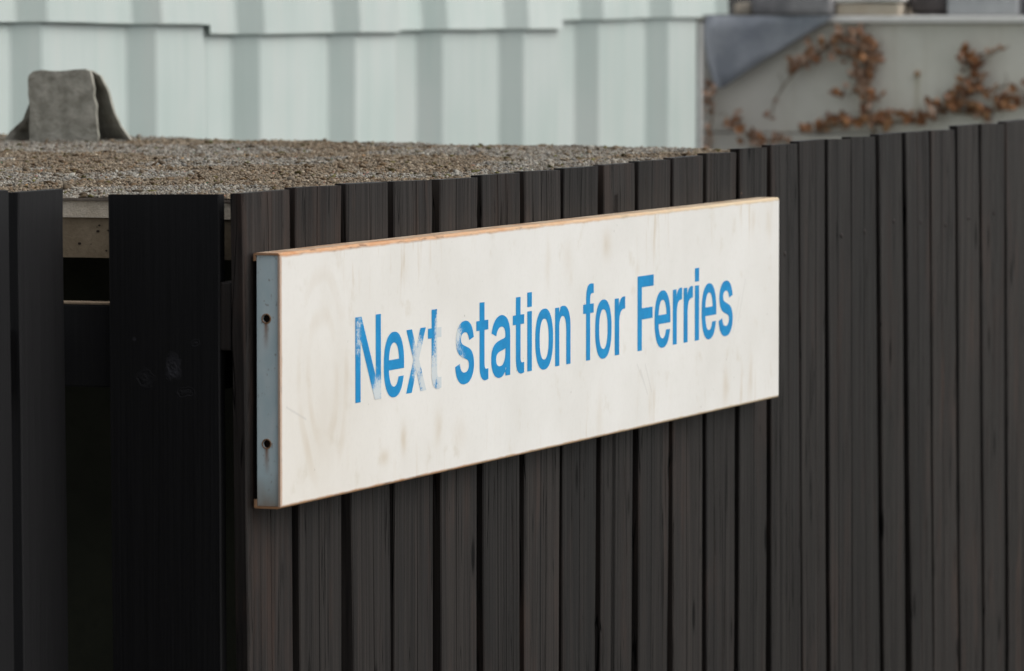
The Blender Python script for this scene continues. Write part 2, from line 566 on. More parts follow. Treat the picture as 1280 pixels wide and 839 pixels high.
def tube(pts, radii, sides=6):
    rings = []
    for i, p in enumerate(pts):
        p = Vector(p)
        t = (Vector(pts[min(i + 1, len(pts) - 1)]) - Vector(pts[max(i - 1, 0)])).normalized()
        a = t.orthogonal().normalized()
        b = t.cross(a)
        rings.append([p + (a * math.cos(2 * math.pi * s / sides) + b * math.sin(2 * math.pi * s / sides)) * radii[i] for s in range(sides)])
    return loft(rings)


def smooth_path(pts, per=5, wob=0.0, seed=0):
    out = []
    P = [Vector(p) for p in pts]
    for i in range(len(P) - 1):
        p0, p1, p2, p3 = P[max(i - 1, 0)], P[i], P[i + 1], P[min(i + 2, len(P) - 1)]
        for s in range(per):
            t = s / per
            q = .5 * ((2 * p1) + (p2 - p0) * t + (2 * p0 - 5 * p1 + 4 * p2 - p3) * t * t + (3 * p1 - p0 - 3 * p2 + p3) * t ** 3)
            if wob:
                q = q + Vector(noise.noise_vector(q * 30 + Vector((seed, 0, 0)))) * wob
            out.append(q)
    out.append(P[-1])
    return out


# ------------------------------------------------------------------ the ground
gs = 400
g = mesh('ground', [(-gs, -gs, 0), (gs, -gs, 0), (gs, gs, 0), (-gs, gs, 0)], [(0, 1, 2, 3)], GROUND)
tag(g, 'dark asphalt ground below the fences', 'ground', kind='structure')

# ------------------------------------------------------------------ corrugated wall
PITCH, FLANK, CREST, DEPTH = .528, .036, .230, .052
Y_FLANK0 = 3.415 - 2 * PITCH
XV = -1.95


def profile_points(y0, y1):
    """(y, out) break points of the trapezoid profile between y0 and y1"""
    def out(y):
        u = (y - Y_FLANK0) % PITCH
        if u < FLANK:
            return DEPTH * u / FLANK
        if u < FLANK + CREST:
            return DEPTH
        if u < 2 * FLANK + CREST:
            return DEPTH * (1 - (u - FLANK - CREST) / FLANK)
        return 0.0
    ys = {y0, y1}
    k0 = math.floor((y0 - Y_FLANK0) / PITCH)
    for k_ in range(k0, k0 + 6):
        for u in (0, FLANK, FLANK + CREST, 2 * FLANK + CREST):
            # each fold is rounded a little
            for e in (-.009, -.003, .003, .009):
                y = Y_FLANK0 + k_ * PITCH + u + e
                if y0 < y < y1:
                    ys.add(y)
    ys = sorted(ys)
    return [(y, out(y)) for y in ys]


def corrugated_sheet(y0, y1, zl0, zr0, ztop, dx, parent, bow=0.0, seed=0):
    pts = profile_points(y0, y1)
    th = .0022
    rows = 7
    verts, faces = [], []
    m = len(pts)
    for side in (0, 1):
        for r in range(rows):
            for y, o in pts:
                f = (y - y0) / (y1 - y0)
                zb = zl0 + (zr0 - zl0) * f
                if bow:
                    zb += .0035 * noise.noise(Vector((y * 5, seed, 0)))
                z = zb + (ztop - zb) * (r / (rows - 1)) ** 1.6
                x = XV + dx + o + .003 * noise.noise(Vector((y * 2.3, z * 1.7, seed)))
                if r == 0 and bow:
                    x += .0045 + .0030 * noise.noise(Vector((y * 6, seed + 5, 0)))
                verts.append((x - side * th, y, z))
    N = rows * m
    for r in range(rows - 1):
        for i in range(m - 1):
            a = r * m + i
            faces.append((a, a + 1, a + m + 1, a + m))
            b = N + a
            faces.append((b, b + m, b + m + 1, b + 1))
    for r in range(rows - 1):
        for i in (0, m - 1):
            a = r * m + i
            faces.append((a, a + m, a + m + N, a + N))
    for i in range(m - 1):
        for r in (0, rows - 1):
            a = r * m + i
            faces.append((a, a + N, a + N + 1, a + 1))
    return mesh('corrugated_sheet', verts, faces, SHEET, parent)


cw = thing('corrugated_wall', (XV, 5.0, 0), 'pale mint wall of overlapping corrugated metal sheets behind the gravel roof', 'wall')
lower = [(2.30, 3.327), (3.322, 4.352), (4.346, 5.376), (5.380, 6.428), (6.422, 7.362)]
for i, (a, b) in enumerate(lower):
    corrugated_sheet(a, b, 0.0, 0.0, 2.12, .004 - .001 * i, cw, 0, i * 7.3)
upper = [(2.30, 3.30, 1.962, 1.960), (3.295, 4.340, 1.9590, 1.9487), (4.335, 5.372, 1.9294, 1.9284), (5.376, 6.416, 1.9325, 1.9318),
         (6.412, 7.486, 1.9488, 1.9555), (7.480, 7.660, 1.9600, 1.9630)]
for i, (a, b, zl, zr) in enumerate(upper):
    corrugated_sheet(a, b, zl, zr, 3.2, .0125 - .0012 * i, cw, 1, 40 + i * 5.1)
box('corner_trim', (-1.930, 7.432, 0), (-1.912, 7.458, 1.940), TRIM, cw, .003)
for z in (.4, 1.2, 2.0, 2.9):
    box('rail', (XV - .075, 2.3, z - .03), (XV - .012, 7.39, z + .03), POSTM, cw, .003)

# ------------------------------------------------------------------ cement wall on the right, coping, things on it
LW = 7.90
rw = thing('cement_wall', (-.5, LW, 0), 'grey cement garden wall with off-white coping at upper right', 'wall')
box('wall_panel', (-2.45, LW, 1.6545), (3.0, LW + .16, 1.938), WALL, rw, .002, origin=(0, 0, 0))
box('wall_panel', (-2.45, LW - .006, 0.0), (3.0, LW + .16, 1.6500), WALL, rw, .004, origin=(0, 0, 0))
box('coping', (-1.715, LW - .022, 1.9395), (3.02, LW + .20, 1.9565), COPE, rw, .004, .0008, 4, 3)
box('coping', (-2.45, LW - .018, 1.9395), (-1.722, LW + .20, 1.9555), COWLM, rw, .004, .0008, 4, 5)
v, f = tube([(-1.4738, LW + .01, 1.8086), (-1.4738, LW - .008, 1.8086), (-1.4738, LW - .011, 1.8086)], [.0075, .0075, .005], 8)
mesh('bolt', v, f, RIM, rw)

# draped triangular sheet: thick, gently creased, hung over the coping
FX = .010
outline = [(-2.040, 1.9575), (-1.90, 1.9570), (-1.78, 1.9570), (-1.700, 1.9560), (-1.722, 1.9370), (-1.80, 1.8935), (-1.8778, 1.8484), (-1.94, 1.8080),
           (-1.9978, 1.7695), (-2.010, 1.7690), (-2.0198, 1.7790), (-2.0353, 1.8311), (-2.0442, 1.8937), (-2.0448, 1.9330)]
outline = [(x + FX, z) for x, z in outline]
ys_ = [LW - .030 - .014 * math.sin((x + 2.04) * 16) * (1.96 - z) * 4 for x, z in outline]
fv = [(x, y, z) for (x, z), y in zip(outline, ys_)] + [(x, y + .005, z) for (x, z), y in zip(outline, ys_)]
bm = bmesh.new()
fr = [bm.verts.new(p) for p in fv[:len(outline)]]
ff = bm.faces.new(fr)
bmesh.ops.triangulate(bm, faces=[ff])
bmesh.ops.subdivide_edges(bm, edges=list(bm.edges), cuts=4, use_grid_fill=True)
for vtx in bm.verts:
    vtx.co.y = LW - .032 - .012 * math.sin((vtx.co.x + 2.04) * 17) * (1.965 - vtx.co.z) * 4 + .006 * noise.noise(vtx.co * 14)
    if vtx.co.x < -2.005:
        vtx.co.y -= .020 * (-2.005 - vtx.co.x) / .03
bmesh.ops.solidify(bm, geom=list(bm.faces), thickness=.006)
sheet = bm_obj('draped_sheet', bm, FELT, None, (-1.9, LW - .03, 1.77), True)
tag(sheet, 'dark blue-grey triangular sheet hanging over the left end of the cement wall', 'sheet')

o = box('stone_slab', (-1.915, LW - .045, 1.9605), (-1.694, LW + .17, 2.035), STONE, None, .014, .006, 5, 2, origin=(-1.8, LW + .06, 1.96))
tag(o, 'rough grey stone slab lying on the coping above the blue-grey sheet', 'stone')
o = box('pebble', (-1.972, LW - .01, 1.9580), (-1.922, LW + .06, 1.990), BEIGE, None, .012, .004, 4, 9, origin=(-1.945, LW + .02, 1.958))
tag(o, 'small cream stone on the wall top left of the grey stone slab', 'stone')
o = box('stone_block', (-1.690, LW - .012, 1.9585), (-1.520, LW + .15, 1.9905), BEIGE, None, .006, .003, 4, 12, origin=(-1.6, LW + .06, 1.958))
tag(o, 'beige stone block on the coping right of the grey stone slab', 'stone')
o = box('coping_stone', (-1.700, LW - .016, 1.9925), (-1.512, LW + .17, 2.030), COPE, None, .006, .003, 4, 15, origin=(-1.6, LW + .06, 1.9925))
tag(o, 'white stone laid on top of the beige block on the wall', 'stone')
v, f = tube([(-1.512 + .104 * i / 8, LW + .06 + .004 * math.sin(i), 1.990 + .002 * math.sin(i * 1.7)) for i in range(9)], [.030] * 9, 12)
o = mesh('pipe_length', v, f, PIPE, None, (-1.46, LW + .06, 1.958), True)
tag(o, 'short dark round pipe lying on the wall between beige and grey blocks', 'pipe')
o = box('grey_block', (-1.402, LW + .02, 1.9585), (-1.214, LW + .17, 2.08), GREYBOX, None, .006, .001, 3, 4, origin=(-1.3, LW + .09, 1.9585))
tag(o, 'pale grey block standing on the coping at upper right', 'block')
o = box('grey_block', (-1.190, LW + .03, 1.9585), (-1.02, LW + .17, 2.05), STONE, None, .008, .003, 3, 6, origin=(-1.1, LW + .09, 1.9585))
tag(o, 'dark stone at the right frame edge on the coping', 'stone')

# ------------------------------------------------------------------ dried creepers on the cement wall
def leaf_mesh(name, seed):
    r_ = random.Random(seed)
    L_, W_ = .028, .022
    pts = []
    for t, w in ((0, .05), (.25, .85), (.55, 1.0), (.82, .55), (1.0, .04)):
        cup = .010 * math.sin(t * math.pi) + .012 * t * t
        for s in (-1, 0, 1):
            e = .009 * (abs(s) * w) * (1 + .5 * r_.random())
            pts.append((s * w * W_ / 2 * (1 + .25 * (r_.random() - .5)), t * L_, e - cup + .003 * (r_.random() - .5)))
    fs = []
    for a in range(4):
        for b in range(2):
            i = a * 3 + b
            fs.append((i, i + 1, i + 4, i + 3))
    me = bpy.data.meshes.new(name)
    me.from_pydata(pts, [], fs)
    me.update()
    return me


LEAFM = [leaf_mesh('leaf', s) for s in range(6)]
for me in LEAFM:
    me.materials.append(LEAF)
PALEM = [leaf_mesh('leaf', s + 20) for s in range(4)]
for me in PALEM:
    me.materials.append(PALELEAF)


def add_leaves(parent, path, count, spread, size, pale, seed, hug=.02):
    r_ = random.Random(seed)
    for q in range(count):
        p = path[min(len(path) - 1, int(r_.random() * len(path)))]
        me = r_.choice(PALEM if r_.random() < pale else LEAFM)
        loc = Vector((p.x + r_.gauss(0, spread), p.y - abs(r_.gauss(0, hug)), p.z + r_.gauss(0, spread * .8)))
        loc.y = min(loc.y, LW - .010)
        o_ = bpy.data.objects.new('leaf', me)
        COL.objects.link(o_)
        o_.parent = parent
        o_.location = loc - ORIGIN[parent.name]
        o_.rotation_euler = (r_.uniform(.2, 2.6), r_.uniform(-.9, .9), r_.uniform(-3.1, 3.1))
        s = size * r_.uniform(.65, 1.25)
        o_.scale = (s, s, s)


def vine(name, label, stems, seed, origin):
    t = thing(name, origin, label, 'creeper')
    for i, (pts, rad, cnt, spread, size, pale) in enumerate(stems):
        path = smooth_path([(x, LW - .016, z) for x, z in pts], 6, .006, seed + i)
        n_ = len(path)
        v_, f_ = tube(path, [rad * (1 - .6 * k_ / n_) for k_ in range(n_)], 6)
        mesh('stem', v_, f_, TWIG, t, None, True)
        rt = random.Random(seed * 31 + i)
        for b_ in range(max(2, cnt // 6)):
            p0 = path[rt.randrange(n_)]
            ang = rt.uniform(0, 6.28)
            ln = rt.uniform(.02, .05)
            tw = smooth_path([p0, p0 + Vector((math.cos(ang) * ln * .5, -.006, math.sin(ang) * ln * .5 + .004)), p0 + Vector((math.cos(ang + .5) * ln, -.004, math.sin(ang + .5) * ln))], 3, .004, b_)
            v_, f_ = tube(tw, [.0014 - .0008 * q / len(tw) for q in range(len(tw))], 5)
            mesh('twig', v_, f_, TWIG, t, None, True)
        add_leaves(t, path, cnt, spread, size, pale, seed * 13 + i)
    return t


V1 = [(-1.572, 1.60), (-1.5825, 1.6365), (-1.6065, 1.7294), (-1.6132, 1.7811), (-1.6198, 1.8224), (-1.605, 1.8741), (-1.6396, 1.9113)]
V1b = [(-1.6396, 1.9113), (-1.6827, 1.8988), (-1.7258, 1.8696), (-1.769, 1.8363), (-1.7972, 1.8154), (-1.8231, 1.78), (-1.8448, 1.7487), (-1.8621, 1.707), (-1.868, 1.690)]
vine('creeper', 'arching dried creeper with brown leaves on the middle of the cement wall',
     [(V1, .0055, 16, .012, 1.0, .3), (V1b, .0035, 14, .008, .8, .6),
      (V1[3:], .003, 40, .016, .95, .5), (V1b[:5], .003, 36, .013, .85, .8),
      ([(-1.605, 1.8741), (-1.625, 1.845), (-1.68, 1.862), (-1.66, 1.845)], .002, 16, .013, .85, .3),
      ([(-1.60, 1.89), (-1.585, 1.87), (-1.575, 1.84)], .002, 12, .009, .9, .4),
      ([(-1.6065, 1.7294), (-1.585, 1.742), (-1.56, 1.752)], .002, 7, .010, .95, .1),
      ([(-1.613, 1.775), (-1.63, 1.762), (-1.655, 1.752)], .002, 6, .009, .95, .1)], 3, (-1.58, LW, 1.6))
V2 = [(-1.7424, 1.6621), (-1.6603, 1.6793), (-1.5741, 1.6841), (-1.4882, 1.6848), (-1.4242, 1.7079), (-1.3604, 1.731), (-1.3308, 1.7682), (-1.3225, 1.8093), (-1.3396, 1.8421)]
vine('creeper', 'orange-brown dried creeper spreading along the fence top at upper right',
     [(V2, .005, 58, .013, 1.05, .05), (V2[3:], .003, 46, .014, 1.0, .05), (V2[:4], .003, 26, .012, 1.0, .0),
      ([(-1.3225, 1.8093), (-1.293, 1.8505), (-1.2549, 1.869), (-1.2254, 1.8814)], .0028, 10, .006, .8, .2),
      ([(-1.3307, 1.7599), (-1.2756, 1.7664), (-1.2375, 1.7789), (-1.1804, 1.7628), (-1.10, 1.775)], .0028, 13, .009, .85, .15),
      ([(-1.3709, 1.7103), (-1.3071, 1.7046), (-1.2436, 1.7215), (-1.1802, 1.7301), (-1.08, 1.72)], .004, 46, .013, 1.05, .0)], 5, (-1.45, LW, 1.6))
vine('creeper', 'low dried creeper behind the fence just right of the mint corrugated wall',
     [([(-1.991, 1.6852), (-1.9537, 1.6583), (-1.9099, 1.6399), (-1.8553, 1.6321), (-1.80, 1.62)], .003, 30, .011, .9, .35)], 8, (-1.9, LW, 1.6))
vine('creeper', 'thin beige creeper hanging in the corner beside the corrugated wall',
     [([(-2.022, 1.765), (-2.0270, 1.7057), (-2.0300, 1.6114), (-2.03, 1.55)], .004, 34, .006, .75, .85)], 9, (-2.04, LW, 1.5))

# ------------------------------------------------------------------ flat gravel roof
ZS = 1.7636
YF, XR = .065, -.079                       # near fascia and the edge along the fence


def far_edge(x):
    return 2.30 + (-.24 - x) * .335 if x > -1.75 else 2.806


roof = thing('flat_roof', (-1.2, 1.3, 0), 'flat concrete roof covered in brown gravel and moss behind the fence', 'roof')
XL = -2.6


def slab(name, z0, z1, out, mat):
    pts = [(XR, YF - out), (XR, far_edge(XR)), (-1.75, far_edge(-1.74)), (XL, 2.806), (XL, YF - out)]
    v_, f_ = loft([[(x, y, z0) for x, y in pts], [(x, y, z1) for x, y in pts]])
    return mesh(name, v_, f_, mat, roof)


slab('slab_edge', 1.6919, 1.7395, 0.0, CONC)
slab('aggregate_band', 1.7400, 1.7600, .004, AGG)
slab('roofing_felt', 1.7604, 1.7632, .008, ROOFBED)
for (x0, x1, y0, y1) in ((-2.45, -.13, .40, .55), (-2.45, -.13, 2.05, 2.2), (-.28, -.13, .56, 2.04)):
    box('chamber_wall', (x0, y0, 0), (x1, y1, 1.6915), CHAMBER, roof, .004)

# pits in the slab edge that shows between the boards
pit = [(-.262, 1.7285), (-.259, 1.7305), (-.261, 1.7235), (-.246, 1.7290), (-.2475, 1.7245), (-.285, 1.7085), (-.27, 1.7080), (-.25, 1.7005), (-.2435, 1.709)]
for i, (px, pz) in enumerate(pit):
    rr = .0006 + .0005 * ((i * 7) % 3)
    ring_o = [(px + rr * math.cos(a * math.pi / 4) * 1.4, YF - .0006, pz + rr * math.sin(a * math.pi / 4)) for a in range(8)]
    ring_i = [(px + .5 * rr * math.cos(a * math.pi / 4), YF - .0002, pz + .4 * rr * math.sin(a * math.pi / 4)) for a in range(8)]
    v_, f_ = loft([ring_o, ring_i])
    mesh('air_hole', v_, f_, HOLEDARK, roof)


def hgt(x, y):
    return .0040 * noise.noise(Vector((x * 6, y * 6, 3.3))) + .0026 * noise.noise(Vector((x * 21, y * 21, 1.1)))


# bed under the chippings
nx, ny = 90, 100
verts, faces = [], []
for j in range(ny + 1):
    for i in range(nx + 1):
        x = XR + (XL - XR) * i / nx
        y1 = far_edge(x) if x > -1.75 else 2.806
        y = YF - .006 + (y1 - YF + .004) * j / ny
        verts.append((x, y, ZS + .0012 + hgt(x, y) * .8 + .0012 * noise.noise(Vector((x * 60, y * 60, 0)))))
for j in range(ny):
    for i in range(nx):
        a = j * (nx + 1) + i
        faces.append((a, a + 1, a + nx + 2, a + nx + 1))
bed = mesh('gravel_bed', verts, faces, ROOFBED, roof)

# chippings: too many to count, one mesh
bm = bmesh.new()
bmesh.ops.create_icosphere(bm, subdivisions=1, radius=1)
bv = np.array([v_.co[:] for v_ in bm.verts])
bf = np.array([[v_.index for v_ in f_.verts] for f_ in bm.faces])
bm.free()


def scatter(name, n_, size_lo, size_hi, flat, palette, weights, wedge=True, extra=0.0):
    y = nrng.uniform(YF - .002, 2.85, n_ * 3)
    left = -.36 - .45 * y - .30
    x = np.where(True, XR + .002 + (left - XR) * nrng.random(n_ * 3), 0) if wedge else nrng.uniform(XL, XR, n_ * 3)
    # keep density even although the strip widens
    keepw = nrng.random(n_ * 3) < (np.abs(left - XR) / np.abs(left - XR).max() if wedge else 1)
    fe = np.where(x > -1.75, 2.30 + (-.24 - x) * .335, 2.806)
    ok = keepw & (y < fe - .002)
    x, y = x[ok][:n_], y[ok][:n_]
    m = len(x)
    s = size_lo + (size_hi - size_lo) * nrng.random(m) ** 2.2
    sc = np.stack([s * nrng.uniform(.7, 1.35, m), s * nrng.uniform(.7, 1.35, m), s * flat * nrng.uniform(.6, 1.2, m)], 1)
    ang = nrng.uniform(0, 2 * np.pi, m)
    z = np.array([hgt(a, b) for a, b in zip(x, y)]) + ZS + .0012 + sc[:, 2] * nrng.uniform(.2, .9, m) + extra
    jit = 1 + nrng.uniform(-.42, .42, (m, len(bv), 1))
    V = bv[None] * sc[:, None, :] * jit
    ca, sa = np.cos(ang)[:, None], np.sin(ang)[:, None]
    tilt = nrng.normal(0, .25, (m, 2))
    V[:, :, 2] += V[:, :, 0] * tilt[:, :1] + V[:, :, 1] * tilt[:, 1:]
    X = V[:, :, 0] * ca - V[:, :, 1] * sa + x[:, None]
    Y = V[:, :, 0] * sa + V[:, :, 1] * ca + y[:, None]
    Z = V[:, :, 2] + z[:, None]
    org = ORIGIN[roof.name]
    P = np.stack([X - org.x, Y - org.y, Z - org.z], -1).reshape(-1, 3)
    F = (bf[None] + (np.arange(m) * len(bv))[:, None, None]).reshape(-1, 3)
    me = bpy.data.meshes.new(name)
    me.vertices.add(len(P))
    me.vertices.foreach_set('co', P.ravel().astype(np.float32))
    me.loops.add(F.size)
    me.loops.foreach_set('vertex_index', F.ravel().astype(np.int32))
    me.polygons.add(len(F))
    me.polygons.foreach_set('loop_start', (np.arange(len(F)) * 3).astype(np.int32))
    pal = np.array(palette)
    # colour patches: moss and litter gather in places
    patch = np.array([noise.noise(Vector((a * 4, b * 2.2, 9))) for a, b in zip(x, y)])
    w = np.array(weights)
    idx = nrng.choice(len(pal), m, p=w / w.sum())
    colr = pal[idx] * np.array([.95, .98, .94]) * nrng.uniform(.55, 1.15, (m, 1))
    dk = (patch > .02)[:, None]
    colr = np.where(dk, colr * np.array([.84, .73, .61]), colr)
    rgba = np.concatenate([np.repeat(colr, len(bv), 0), np.ones((m * len(bv), 1))], 1)
    me.update(calc_edges=True)
    at = me.attributes.new('tint', 'FLOAT_COLOR', 'POINT')
    at.data.foreach_set('color', rgba.ravel().astype(np.float32))
    me.validate()
    o_ = link_mesh(name, me, GRAVEL, roof, org)
    o_['kind'] = 'stuff'
    return o_


GREYS = [(.32, .285, .25), (.27, .235, .20), (.36, .33, .30), (.25, .195, .155), (.19, .15, .115), (.43, .40, .365), (.29, .27, .255), (.70, .67, .62), (.13, .12, .04), (.42, .20, .16), (.08, .30, .20), (.50, .28, .10)]
GW = [24, 20, 15, 12, 7, 7, 14, .7, 1.2, .25, .05, .15]
scatter('chippings', 125000, .0010, .0025, .85, GREYS, GW)
scatter('chippings', 12000, .0018, .004, .7, GREYS[:7], GW[:7], False)
scatter('chippings', 350, .0026, .0052, .8, GREYS, GW)
scatter('moss_litter', 3000, .0018, .0065, .42, [(.12, .085, .055), (.16, .115, .075), (.12, .105, .04), (.21, .16, .115)], [4, 4, 3, 3], True, .0006)

# ------------------------------------------------------------------ cement cowl on the roof
front = [(-1.4366, 1.758), (-1.4355, 1.8005), (-1.4372, 1.8560), (-1.4360, 1.8735), (-1.4290, 1.8810), (-1.404, 1.8826), (-1.3330, 1.8842), (-1.3255, 1.8805),
         (-1.3174, 1.8475), (-1.3145, 1.8214), (-1.3128, 1.790), (-1.3115, 1.758)]
plate_y = (2.400, 2.407)
hood = [(-1.500, 1.758), (-1.4855, 1.7795), (-1.4620, 1.7997), (-1.450, 1.826), (-1.444, 1.856), (-1.432, 1.8795), (-1.3379, 1.8826), (-1.3206, 1.8734),
        (-1.3063, 1.8470), (-1.2964, 1.8141), (-1.2845, 1.7905), (-1.2560, 1.758)]
hc = (-1.385, 1.79)


def wob(x, y, z):
    return (x + .0016 * noise.noise(Vector((x * 40, z * 40, y * 30))), y + .0016 * noise.noise(Vector((x * 30, z * 30, y))), z)


fine_front = []
for q in range(len(front)):
    a_, b_ = front[q], front[(q + 1) % len(front)]
    for s in range(4):
        fx, fz = a_[0] + (b_[0] - a_[0]) * s / 4, a_[1] + (b_[1] - a_[1]) * s / 4
        nn = noise.noise_vector(Vector((fx * 60, 0, fz * 60)))
        fine_front.append((fx + .0042 * nn.x, fz + (.0036 * nn.z if fz > 1.77 else 0)))
v_, f_ = loft([[wob(x, yy, z) for x, z in fine_front] for yy in plate_y])
hood_in = [(hc[0] + (x - hc[0]) * .90, 1.758 + (z - 1.758) * .955) for x, z in hood]
hood_bk = [(hc[0] - .030 + (x - hc[0]) * .42, 1.758 + (z - 1.758) * .90) for x, z in hood]
hood_bi = [(hc[0] - .030 + (x - hc[0]) * .34, 1.758 + (z - 1.758) * .84) for x, z in hood]
v2, f2 = loft([[wob(x, 2.515, z) for x, z in hood_bi], [wob(x, 2.436, z) for x, z in hood_in], [wob(x, 2.430, z) for x, z in hood], [wob(x, 2.438, z) for x, z in hood], [wob(x, 2.528, z) for x, z in hood_bk]])
f_ = f_ + [tuple(q + len(v_) for q in fc) for fc in f2]
v_ = v_ + v2
# short neck that ties the front plate to the hood
v3, f3 = loft([[(x, yy, z) for x, z in ((-1.425, 1.862), (-1.425, 1.8795), (-1.340, 1.8800), (-1.340, 1.862))] for yy in (2.4065, 2.434)])
f_ = f_ + [tuple(q + len(v_) for q in fc) for fc in f3]
v_ = v_ + v3
cowl = mesh('roof_cowl', v_, f_, COWLM, None, (-1.40, 2.46, 1.758))
tag(cowl, 'small grey cement cowl with flared sides standing on the gravel roof at left', 'roof vent')

# ------------------------------------------------------------------ fences
# (top left, top right, top height left, right, lower left, lower right) of each board along the fence
BOARDS = [
(-0.0251,0.1197,1.7743,1.7740,-0.0138,0.1251),
(0.1391,0.2852,1.7759,1.7738,0.1489,0.2843),
(0.3031,0.4419,1.7749,1.7732,0.3174,0.4457),
(0.4625,0.5960,1.7732,1.7713,0.4622,0.5968),
(0.6255,0.7620,1.7706,1.7695,0.6291,0.7597),
(0.7787,0.9227,1.7717,1.7707,0.7837,0.9219),
(0.9414,1.0837,1.7720,1.7699,0.9422,1.0793),
(1.0993,1.2384,1.7715,1.7708,1.0937,1.2301),
(1.2616,1.3941,1.7715,1.7709,1.2537,1.3866),
(1.4137,1.5545,1.7727,1.7712,1.4154,1.5448),
(1.5672,1.7038,1.7730,1.7728,1.5696,1.7035),
(1.7226,1.8620,1.7758,1.7736,1.7265,1.8588),
(1.8818,2.0163,1.7787,1.7773,1.8831,2.0162),
(2.0356,2.1703,1.7800,1.7792,2.0426,2.1902),
(2.1819,2.3137,1.7821,1.7822,2.2045,2.3276),
(2.3335,2.4559,1.7819,1.7798,2.3537,2.4710),
(2.4603,2.5953,1.7826,1.7802,2.4754,2.6229),
(2.6158,2.7458,1.7832,1.7832,2.6507,2.7752),
(2.7708,2.9085,1.7827,1.7817,2.8134,2.9397),
(2.9251,3.0682,1.7824,1.7809,2.9520,3.0996),
(3.0893,3.2196,1.7867,1.7866,3.1164,3.2539),
(3.2398,3.3923,1.7865,1.7845,3.2754,3.4118),
(3.4019,3.5454,1.7875,1.7885,3.4357,3.5842),
]

GROOVES = {0: (.52,), 1: (.46,), 2: (.55,), 3: (.58,), 4: (.42,), 5: (.40, .62), 6: (.45, .60), 7: (.50,), 8: (.44, .33), 9: (.41,), 10: (.45,), 11: (.25,),
           12: (.52,), 13: (.30, .6), 14: (.62,), 15: (.4,), 16: (.5,), 18: (.46,), 19: (.42,)}


def board(parent, x_front, x_back, y_top, y_low, ztop, zlow, zbot, grooves=(), seed=0, axis='y', label=None, mat=None):
    """one upright board; (y_top) edges at the top, (y_low) edges at height zlow and below. axis 'y': face towards +x."""
    levels = [zbot, .45, .9] + [.9 + (min(ztop) - .9) * t for t in (.12, .25, .38, .5, .62, .72, .8, .88, .95)] + [None]
    d = 1 if x_front > x_back else -1
    ch = .0016
    rings = []
    for z in levels:
        if z is None:
            fr_ = 1.0
        else:
            fr_ = min(1, max(0, (z - zlow) / (min(ztop) - zlow)))
            if z < .9:
                fr_ = min(1, max(-1.2, (.9 - zlow) / (min(ztop) - zlow)))
            else:
                fr_ = (z - zlow) / (min(ztop) - zlow)
        yl = y_low[0] + (y_top[0] - y_low[0]) * fr_
        yr = y_low[1] + (y_top[1] - y_low[1]) * fr_
        zz = z if z is not None else 0
        yl += .0012 * noise.noise(Vector((zz * 6, seed * 3.7, .5)))
        yr += .0012 * noise.noise(Vector((zz * 6, seed * 3.7, 9.5)))
        bow = .0012 * noise.noise(Vector((zz * 2.0, seed * 1.9, 4)))
        xf, xb = x_front + bow, x_back + bow
        ring = [(xb, yl), (xf - d * ch, yl), (xf, yl + ch)]
        for g_ in grooves:
            yg = yl + (yr - yl) * (g_ + .012 * noise.noise(Vector((zz * 3, seed, g_ * 9))))
            w_ = .0011
            ring += [(xf, yg - w_), (xf - d * .0035, yg), (xf, yg + w_)]
        ring += [(xf, yr - ch), (xf - d * ch, yr), (xb, yr)]
        out = []
        for x, y in ring:
            if z is None:
                t = (y - yl) / (yr - yl)
                zt = ztop[0] + (ztop[1] - ztop[0]) * t + .0008 * noise.noise(Vector((y * 90, x * 90, seed)))
            else:
                zt = z
            out.append((x, y, zt) if axis == 'y' else (y, x, zt))
        rings.append(out)
    v__, f__ = loft(rings)
    org = rings[0][0]
    o_ = mesh('board', v__, f__, mat or WOOD, parent, org)
    if label:
        o_['label'] = label
    return o_


XFACE, TH = -.036, .0157
fence = thing('timber_fence', (XFACE, 2.0, 0), 'long dark stained board fence that carries the white sign', 'fence')
BD = []
for i, (a, b, za, zb, c_, d_) in enumerate(BOARDS):
    zl = 1.354 - .0147 * i
    BD.append((board(fence, XFACE, XFACE - TH, (a, b), (c_, d_), (za, zb), zl, .02, GROOVES.get(i, ()), i + 1), max(a, c_), min(b, d_)))
nail_rings = []
for r_, h_ in ((.0042, 0.0), (.0040, .0008), (.0028, .0015), (.0010, .0017)):
    nail_rings.append([(h_ + .0002, r_ * math.cos(2 * math.pi * q / 10), r_ * math.sin(2 * math.pi * q / 10)) for q in range(10)])
nv_, nf_ = loft(nail_rings)
NAIL = bpy.data.meshes.new('nail')
NAIL.from_pydata(nv_, [], nf_)
NAIL.materials.append(NAILM)


def drive_nails(b_, a, b, i):
    for z in (1.632,):
        for fr in (.48,):
            if rng.random() < .15 or b < 1.93:
                continue
            y = a + (b - a) * (fr + rng.uniform(-.09, .09))
            n_ = bpy.data.objects.new('nail', NAIL)
            COL.objects.link(n_)
            n_.parent = b_
            n_.location = Vector((XFACE, y, z + rng.uniform(-.022, .022))) - ORIGIN[b_.name]


yy = 3.602
for i in range(8):
    w_ = .138 + rng.uniform(-.006, .006)
    zt = 1.786 + rng.uniform(-.004, .004)
    board(fence, XFACE, XFACE - TH, (yy, yy + w_), (yy, yy + w_), (zt, zt), 1.0, .02, (.5,) if i % 2 else (), 60 + i)
    yy += w_ + .017
for i, (b_, a, b) in enumerate(BD):
    drive_nails(b_, a, b, i)
for z in (.35, 1.0, 1.63):
    box('rail', (XFACE - TH - .0225, -.018, z - .04), (XFACE - TH - .0008, yy, z + .04), WOOD, fence, .002)
for y in (2.95, 4.6):
    box('post', (XFACE - TH - .10, y, 0), (XFACE - TH - .0235, y + .075, 1.74), WOOD, fence, .003)
